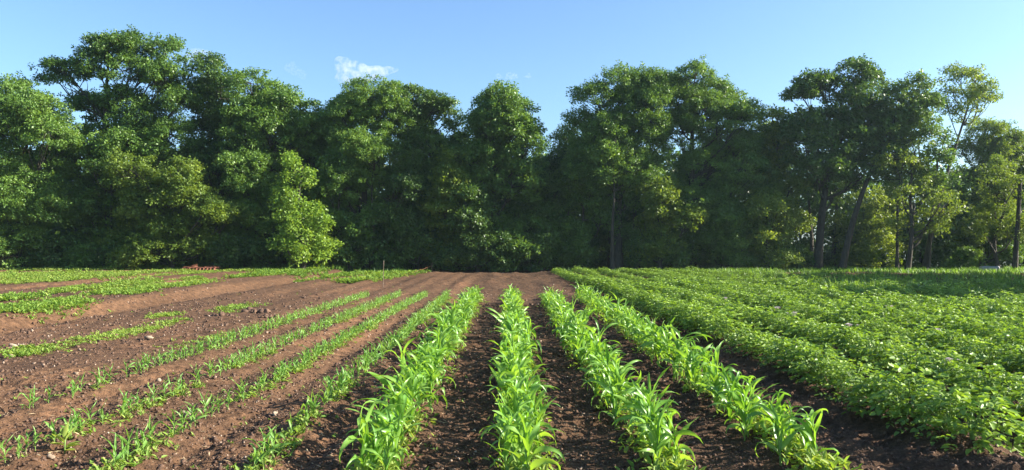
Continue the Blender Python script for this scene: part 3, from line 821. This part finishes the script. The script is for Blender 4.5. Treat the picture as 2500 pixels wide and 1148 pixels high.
# slim dark trunks standing in the light between the right-hand trees, each with a thin top
for i, (px, Y, ln, r, lb) in enumerate([(1985, 45.5, -8, .12, 'thin straight dark trunk under the spreading tree'),
                                       (2190, 43.5, 10, .11, 'thin forked-looking dark trunk left of the slim yellow-green tree'),
                                       (2265, 43.2, 14, .12, 'short dark trunk with ivy right of the slim yellow-green tree'),
                                       (1495, 42.5, 0, .13, 'straight dark trunk below the widest crown'),
                                       (905, 42.8, 3, .1, 'pale straight trunk below the round-topped tree'),
                                       (262, 41.2, 0, .1, 'pale thin trunk lit among dark leaves at the left')]):
    tree('broadleaf_tree', lb, px, Y, [(px + ln, 390, 34), (px + ln * 2, 350, 30), (px + ln - 30, 430, 26), (px + ln + 30, 440, 26)],
         M_TREE, 40 + i, lean_px=ln * 2, tr=r, fill=.7, cat='tree', group='slim trees along the forest edge')

# shrubs of the forest edge
SH = [(-10, 41, 55, M_TREE, 'leafy shrub at the left picture edge beside the bare branches'), (110, 40.8, 50, M_TREE_DARK, 'dark shrub below the dense far left tree'), (215, 41, 42, M_TREE, 'small shrub at the foot of the tallest left tree'),
      (330, 40, 45, M_TREE_PALE, 'pale lit shrub left of the rusty harrow'), (560, 41, 48, M_TREE_DARK, 'dark shrub right of the rusty harrow'), (640, 41.5, 46, M_TREE_DARK, 'dark shrub left of the vine-covered tree'),
      (850, 42, 50, M_TREE_DARK, 'dark shrub right of the vine-covered tree'), (930, 42.5, 44, M_TREE_DARK, 'dark shrub behind the tall thin stake'), (1020, 43, 46, M_TREE_DARK, 'dark shrub behind the twine between the stakes'),
      (1110, 43, 48, M_TREE_DARK, 'dark shrub right of the short stake'), (1210, 42.5, 52, M_TREE_DARK, 'dark shrub under the pointed tree'), (1310, 43, 48, M_TREE_DARK, 'dark shrub beyond the far end of the bare soil'),
      (1400, 43.5, 46, M_TREE_DARK, 'dark shrub behind the far end of the first potato row'), (1560, 43.5, 46, M_TREE_DARK, 'dark shrub under the left half of the widest crown'), (1650, 43.5, 46, M_TREE_DARK, 'dark shrub under the right half of the widest crown'),
      (1760, 43.8, 48, M_TREE_DARK, 'dark shrub right of the widest crown'), (1870, 44, 46, M_TREE, 'green shrub under the short pale tree'), (1945, 44.5, 36, M_TREE_DARK, 'dark shrub left of the slanting trunk'),
      (2100, 45, 34, M_TREE_PALE, 'yellow-green shrub right of the slanting trunk'), (2340, 45, 34, M_TREE, 'low shrub left of the grey pipe'), (2470, 44.5, 34, M_TREE, 'low shrub right of the grey pipe')]
for i, (px, Y, r, mt, lb) in enumerate(SH):
    g = np.random.default_rng(700 + i); m = Y / F; X = (px - CX) * m
    rr = r * m
    lob = [(g.uniform(-.6, .6) * rr, g.uniform(-.4, .4) * rr, rr * g.uniform(.35, 1.5), rr * g.uniform(.5, .8), rr * .55) for _ in range(6)]
    tk, cr = crown_and_limbs(None, lob, [[0, 0, -.2], [.05, 0, rr * .5], [.1, 0, rr], [.1, 0.05, rr * 1.5]], .06, 800 + i, L=.16, W=.1, clump=(.25, .48), per=100)
    e = empty('shrub', (X, Y, 0)); tag(e, lb, 'shrub', 'shrubs along the foot of the trees')
    link('trunk', tk.mesh('trunk', M_BARK), e); link('foliage', cr.mesh('foliage', mt), e)

# the wood behind the edge, reading as one mass, and its arm along the right of the field
g = np.random.default_rng(99)
wl, wt = MB(), MB()
def wood_clump(x, y, z, r, n, L=.36):
    clump_leaves(wl, np.array([x, y, z]), r, n, g, L, L * .62, .42 + g.normal() * .15)
for i in range(3200):
    x = g.uniform(-48, 52); y = g.uniform(47.5, 60)
    top = 8.2 + 2.4 * vnoise(x / 5.0, y / 6.0, 61) * 2
    if x > 24: top *= .8
    if x > 18 and g.random() < .5: continue
    z = top * g.random() ** 1.25
    wood_clump(x, y, z, g.uniform(.8, 1.4), 105)
for i in range(60):
    x = g.uniform(-45, 45); y = g.uniform(46.5, 56); h = g.uniform(6, 9)
    tube(wt, spline([[x, y, -.3], [x + g.normal() * .2, y, h * .5], [x + g.normal() * .5, y, h]], 8), np.linspace(.16, .05, 8), 6)
for (x0, y0, h, r) in [(33, 36, 9.5, 2.4), (30.5, 31, 9.6, 2.5), (27.5, 25, 8.8, 2.3), (24.5, 19.5, 7.8, 2.2), (37, 28, 12, 2.8)]:
    tube(wt, spline([[x0, y0, -.3], [x0, y0, h * .5], [x0 + .4, y0, h * .9]], 8), np.linspace(.28, .08, 8), 8)
    for k in range(170):
        d = nrm(g.normal(size=3)); q = g.random() ** .4
        wood_clump(x0 + d[0] * q * r, y0 + d[1] * q * r, h * .62 + d[2] * q * h * .38, g.uniform(.6, 1.0), 80, .32)
o = tag(link('woodland', wl.mesh('woodland', M_TREE_DARK)), 'dark wood behind the forest edge', kind='stuff')
link('trunks', wt.mesh('trunks', M_BARK), o)

# bare trunk at the right edge and bare branches at the left edge
g = np.random.default_rng(12)
m = 43 / F
X = (2478 - CX) * m
mb = MB(); tube(mb, spline([[0, 0, -.2], [.08, 0, 1.8], [.2, 0, 3.4], [.32, 0, 5.6]], 12), np.linspace(.15, .09, 12), 8)
for (z, dx, dz) in [(3.4, .5, .4), (4.2, -.4, .5), (4.9, .35, .5)]:
    tube(mb, np.array([[.05 * z, 0, z], [.05 * z + dx * .6, .1, z + dz * .4], [.05 * z + dx, .15, z + dz]]), np.array([.04, .03, .012]), 5, cap=False)
tag(link('snag', mb.mesh('snag', M_BARK), loc=(X, 43, 0)), 'bare dead trunk with broken top at the right picture edge', 'tree')
mb = MB()
for i in range(26):
    a = R(g.uniform(20, 100)); L = g.uniform(.8, 2.2); s = np.array([g.uniform(-1.3, .1), g.uniform(-.3, .3), g.uniform(0, .5)])
    d = np.array([math.cos(a), g.normal() * .3, math.sin(a)])
    p = [s, s + d * L * .5 + np.array([0, 0, .08]), s + d * L + np.array([.1, 0, -.25 * L * abs(math.cos(a))])]
    tube(mb, spline(p, 6), np.linspace(.024, .006, 6), 4, .7, cap=False)
tag(link('dead_branches', mb.mesh('dead_branches', M_DEAD), loc=((-2 - CX) * 40 / F, 40, 0)), 'tangle of bare dry branches at the left picture edge', 'branches')
mb = MB(); tube(mb, spline([[0, 0, 0], [.02, 0, .5], [.0, 0, 1.1]], 6), np.linspace(.07, .03, 6), 6, .6)
# ------------------------------------------------------------------ farm things
# disc harrow
Y = 39.3; X = (492 - CX) * Y / F
e = empty('disc_harrow', (X, Y, float(gh(X, Y, False)) - .06), R(4), .8)
e.scale.z = .55
tag(e, 'rusty orange disc harrow parked at the field edge below the left trees', 'harrow')
fr = MB()
for yy in (-.42, 0, .42): box(fr, (0, yy, .4), (2.2, .07, .07))
for xx in (-1.0, -.35, .35, 1.0): box(fr, (xx, 0, .452), (.06, .98, .05))
box(fr, (-.55, .0, .53), (.5, .3, .1)); box(fr, (.5, .1, .5), (.7, .25, .05))
link('frame', fr.mesh('frame', M_RUST, False), e)
hm = MB(); box(hm, (-.6, -.75, .46), (.07, .9, .06), rz=.3); box(hm, (-.3, -.75, .46), (.07, .9, .06), rz=-.3)
tube(hm, [[-.75, -.1, .5], [-.45, -.3, .66], [-.15, -.35, .72]], .03, 6)
link('drawbar', hm.mesh('drawbar', M_RUST, False), e)
dm = MB()
th = np.linspace(0, 2 * math.pi, 20, endpoint=False)
for rr_, xo in (((.02, .2), (0.0, .035)),):
    v = []
    for r_, x_ in ((.02, .05), (.12, .03), (.2, 0.0), (.2, .008), (.12, .038), (.02, .058)):
        v += [[x_, r_ * math.cos(t_), r_ * math.sin(t_)] for t_ in th]
    i = np.arange(5)[:, None] * 20; j = np.arange(20)[None]; k = (j + 1) % 20
    dm.add(v, np.stack([i + j, i + k, i + 20 + k, i + 20 + j], -1).reshape(-1, 4))
disc = dm.mesh('disc', M_RUST)
for yy in (-.4, .4):
    gm = MB(); tube(gm, [[-1.1, yy, .2], [1.1, yy, .2]], .025, 8)
    for xx in (-.8, 0, .8): box(gm, (xx, yy, .29), (.05, .05, .15))
    gg = link('disc_gang', gm.mesh('disc_gang', M_RUST), e)
    for q in range(10):
        dd = link('disc', disc, gg, (-1.05 + q * .225, yy, .2))
# stakes and twine
for (px, py, h, r, lb, tl) in [(935, 703, 1.02, .012, 'tall thin wooden stake upright in the bare soil', .03), (1054, 666, .5, .018, 'short dark stake at the far end of the orange twine', .02)]:
    x, y = gpt(px, py); mb = MB()
    tube(mb, spline([[0, 0, -.15], [tl * .4, 0, h * .5], [tl, 0, h]], 6), np.linspace(r * 1.15, r * .85, 6), 6, .3)
    tube(mb, [[tl, 0, h], [tl, 0, h + .03]], np.array([r * .85, r * .3]), 6, .3)
    tag(link('stake', mb.mesh('stake', M_DEAD), loc=(x, y, float(gh(x, y)))), lb, 'stake', 'stakes marking the seed bed')
a = gpt(957, 676); b = gpt(1054, 666)
P = []
for t in np.linspace(0, 1, 14):
    x = a[0] + (b[0] - a[0]) * t; y = a[1] + (b[1] - a[1]) * t
    P.append([x, y, float(gh(x, y)) + .04 + .3 * t ** 1.6])
mb = MB(); tube(mb, P, .0045, 5)
tag(link('twine', mb.mesh('twine', M_TWINE)), 'orange twine slack between the soil and the short stake', 'twine')
# pipe in the grass at the right
Y = 41.5; X = (2415 - CX) * Y / F
mb = MB()
n = 20; th = np.linspace(0, 2 * math.pi, n, endpoint=False)
v = []
for x_, r_ in ((-.52, .1), (-.52, .125), (.46, .125), (.46, .145), (.54, .145), (.54, .1)):
    v += [[x_, r_ * math.cos(t_), r_ * math.sin(t_)] for t_ in th]
i = np.arange(6)[:, None] * n; i2 = ((np.arange(6) + 1) % 6)[:, None] * n; j = np.arange(n)[None]; k = (j + 1) % n
mb.add(v, np.stack([i + j, i2 + j, i2 + k, i + k], -1).reshape(-1, 4))
o = link('pipe', mb.mesh('pipe', M_PIPE), loc=(X, Y, .24)); o.rotation_euler = (0, R(1), R(6))
tag(o, 'grey pipe section lying in the grass at the right', 'pipe')
# stones
STONES = [(365, 833, .062, 'round pale stone alone beside the strip of pale seedlings', M_ROCK), (31, 853, .06, 'blocky pale stone at the left edge, left one of a pair', M_ROCK),
          (54, 851, .05, 'flatter brown stone, right one of a pair at the left edge', M_ROCK), (28, 874, .042, 'small pale stone among seedlings at the left edge', M_ROCK),
          (1129, 731, .12, 'large brown stone left of the far end of the leftmost tall corn row', M_ROCK), (186, 917, .03, 'small stone in the bare soil above the thin corn', M_ROCK),
          (457, 1030, .035, 'flat pink stone between the thin corn rows', M_ROCK), (447, 1008, .026, 'small stone above the flat pink stone', M_ROCK), (522, 1068, .035, 'brown stone half sunk in soil near the front', M_CLOD),
          (124, 1126, .03, 'pale stone near the bottom left corner', M_ROCK), (672, 1018, .03, 'stone in the furrow left of the thickest thin corn row', M_ROCK),
          (388, 937, .025, 'small pale stone lying behind thin corn seedlings', M_ROCK)]
for i, (px, py, r, lb, mt) in enumerate(STONES):
    x, y = gpt(px, py)
    me = rock_mb(r, 400 + i, (14, 10), .75, .3).mesh('rock', mt)
    o = link('rock', me, loc=(x, y, float(gh(x, y)) + r * .45)); o.rotation_euler.z = i
    tag(o, lb, 'stone')
# dark clods turned up by the hoe
for i, (px, py, r, lb) in enumerate([(626, 766, .17, 'heap of dark turned-up clods left of the farthest thin corn'), (530, 775, .13, 'smaller dark clod heap further left in the bare soil'), (655, 778, .1, 'small dark clod right of the larger heap')]):
    x, y = gpt(px, py); g = np.random.default_rng(60 + i); mb = MB()
    for q in range(14):
        rr = r * g.uniform(.25, .6)
        mb.addmb(rock_mb(rr, 900 + 20 * i + q, (8, 6), .8, .5), (g.normal() * r * .9, g.normal() * r * .5, r * .25 * g.random()), g.random() * 6)
    tag(link('soil_heap', mb.mesh('soil_heap', M_CLOD), loc=(x, y, float(gh(x, y)))), lb, 'soil heap')
# broadleaf weed standing in the thin corn
x, y = gpt(158, 1110); g = np.random.default_rng(31)
e = empty('dock_weed', (x, y, float(gh(x, y, False)) - .01)); tag(e, 'pale broad-leaved weed standing among thin corn near the bottom left corner', 'weed')
st, lv = MB(), MB()
tube(st, [[0, 0, -.03], [0, 0, .06], [.01, 0, .14]], np.array([.007, .006, .003]), 6)
a = g.random(9) * 6.28; el = np.array([1.35, 1.1, .9, .7, .5, .4, .3, .25, .2])
D = np.stack([np.cos(a) * np.cos(el), np.sin(a) * np.cos(el), np.sin(el)], 1)
ovals(lv, np.stack([0 * a, 0 * a, .02 + .01 * np.arange(9)[::-1]], 1), np.stack([-np.cos(a), -np.sin(a), 0 * a + .8], 1), D,
      np.array([.17, .15, .14, .14, .13, .13, .12, .11, .1]), .045, np.full(9, 1.0))
link('stalk', st.mesh('stalk', M_STEM), e); link('leaves', lv.mesh('leaves', M_WEED), e)

# ------------------------------------------------------------------ clouds
def cloud_mat(name, dens, size):
    m, nt, out = new_mat(name)
    tc = N_(nt, 'ShaderNodeTexCoord')
    no = N_(nt, 'ShaderNodeTexNoise'); no.inputs['Scale'].default_value = 2.6 / size; no.inputs['Detail'].default_value = 5; no.inputs['Roughness'].default_value = .55
    nt.links.new(tc.outputs['Object'], no.inputs['Vector'])
    mr = N_(nt, 'ShaderNodeMapRange'); mr.inputs['From Min'].default_value = .44; mr.inputs['From Max'].default_value = .84
    mr.inputs['To Max'].default_value = dens
    nt.links.new(no.outputs['Fac'], mr.inputs['Value'])
    pv = N_(nt, 'ShaderNodeVolumePrincipled'); pv.inputs['Color'].default_value = (1, 1, 1, 1); pv.inputs['Anisotropy'].default_value = .3
    nt.links.new(mr.outputs[0], pv.inputs['Density'])
    nt.links.new(pv.outputs[0], out.inputs['Volume'])
    return m
DC = 900.0
for i, (parts_, dens, lb) in enumerate([
        ([(835, 160, 22, 20), (870, 178, 38, 20), (900, 180, 38, 16), (940, 172, 30, 9), (860, 190, 40, 12)], .1, 'largest white cloud, ragged, above the trees left of centre'),
        ([(480, 131, 30, 12), (462, 136, 14, 12)], .065, 'faint cloud wisp beside the tallest left tree'),
        ([(716, 168, 14, 12), (735, 180, 12, 10)], .04, 'faintest small wisp left of the largest cloud'),
        ([(1218, 188, 10, 6), (1248, 185, 16, 7), (1288, 184, 10, 5)], .06, 'thin row of small white puffs above the pointed tree')]):
    k = DC / F
    c0 = np.mean([(p[0], p[1]) for p in parts_], 0)
    mb = MB()
    for j, (px, py, rx, rz) in enumerate(parts_):
        s = rock_mb(1.0, 1500 + i * 10 + j, (16, 12), 1.0, .22)
        v = np.concatenate(s.v) * np.array([rx * k * 1.15, rx * k * .8, rz * k * 1.25]) + np.array([(px - c0[0]) * k, 0, (c0[1] - py) * k])
        mb.add(v, np.concatenate(s.f))
    size = max(p[2] for p in parts_) * k
    o = link('cloud', mb.mesh('cloud', cloud_mat('cloud_vapour', dens, size)), loc=((c0[0] - CX) * k, DC, CAMH + (HZ - c0[1]) * k))
    if len(parts_) > 1:
        rm = o.modifiers.new('Remesh', 'REMESH'); rm.mode = 'VOXEL'; rm.voxel_size = size / 9
    tag(o, lb, 'cloud')

# ------------------------------------------------------------------ added bluish scatter volume, lifts the dark shadows of the trees
m, nt, out = new_mat('air')
pv = N_(nt, 'ShaderNodeVolumePrincipled'); pv.inputs['Color'].default_value = (.68, .9, 1, 1); pv.inputs['Density'].default_value = .0003; pv.inputs['Anisotropy'].default_value = .35
nt.links.new(pv.outputs[0], out.inputs['Volume'])
mb = MB(); box(mb, (0, 150, 8.9), (640, 640, 20.6))
tag(link('fill_haze', mb.mesh('fill_haze', m, False)), 'thin bluish veil added over the field to lift the shadows', kind='stuff')

# ------------------------------------------------------------------ light, sky, camera
EL, AZ = R(25.5), R(91)        # azimuth clockwise from the view direction: the sun stands to the right
w = bpy.data.worlds.new('World'); S.world = w; w.use_nodes = True
nt = w.node_tree; bg = nt.nodes['Background']
sky = nt.nodes.new('ShaderNodeTexSky'); sky.sky_type = 'NISHITA'; sky.sun_disc = False
sky.sun_elevation = EL; sky.sun_rotation = AZ; sky.air_density = 1.0; sky.dust_density = 1.4; sky.ozone_density = 1.6
tint = nt.nodes.new('ShaderNodeMix'); tint.data_type = 'RGBA'; tint.blend_type = 'MULTIPLY'; tint.inputs[0].default_value = 1
tint.inputs[7].default_value = (.74, .92, 1.1, 1)      # cool white balance of the phone picture
nt.links.new(sky.outputs[0], tint.inputs[6]); nt.links.new(tint.outputs[2], bg.inputs[0]); bg.inputs[1].default_value = 0.083
ld = bpy.data.lights.new('sun', 'SUN'); ld.energy = 5.0; ld.angle = R(0.5); ld.color = (1, .93, .82)
lo = bpy.data.objects.new('sun', ld); COL.objects.link(lo)
d = Vector((math.sin(AZ) * math.cos(EL), math.cos(AZ) * math.cos(EL), math.sin(EL)))
lo.rotation_euler = d.to_track_quat('Z', 'Y').to_euler()

cd = bpy.data.cameras.new('camera'); co = bpy.data.objects.new('camera', cd); COL.objects.link(co)
co.location = (0, 0, CAMH); co.rotation_euler = (R(90), 0, 0)
cd.sensor_width = 36; cd.lens = 36 * F / 2500; cd.shift_y = (HZ - 574) / 2500
cd.clip_start = .1; cd.clip_end = 6000
S.camera = co
S.view_settings.view_transform = 'Standard'; S.view_settings.look = 'None'
S.view_settings.exposure = 1.62; S.view_settings.gamma = 1
c = S.cycles
c.use_denoising = True
c.max_bounces = 7; c.diffuse_bounces = 4; c.glossy_bounces = 2; c.transmission_bounces = 4; c.volume_bounces = 3; c.transparent_max_bounces = 8
c.sample_clamp_indirect = 6
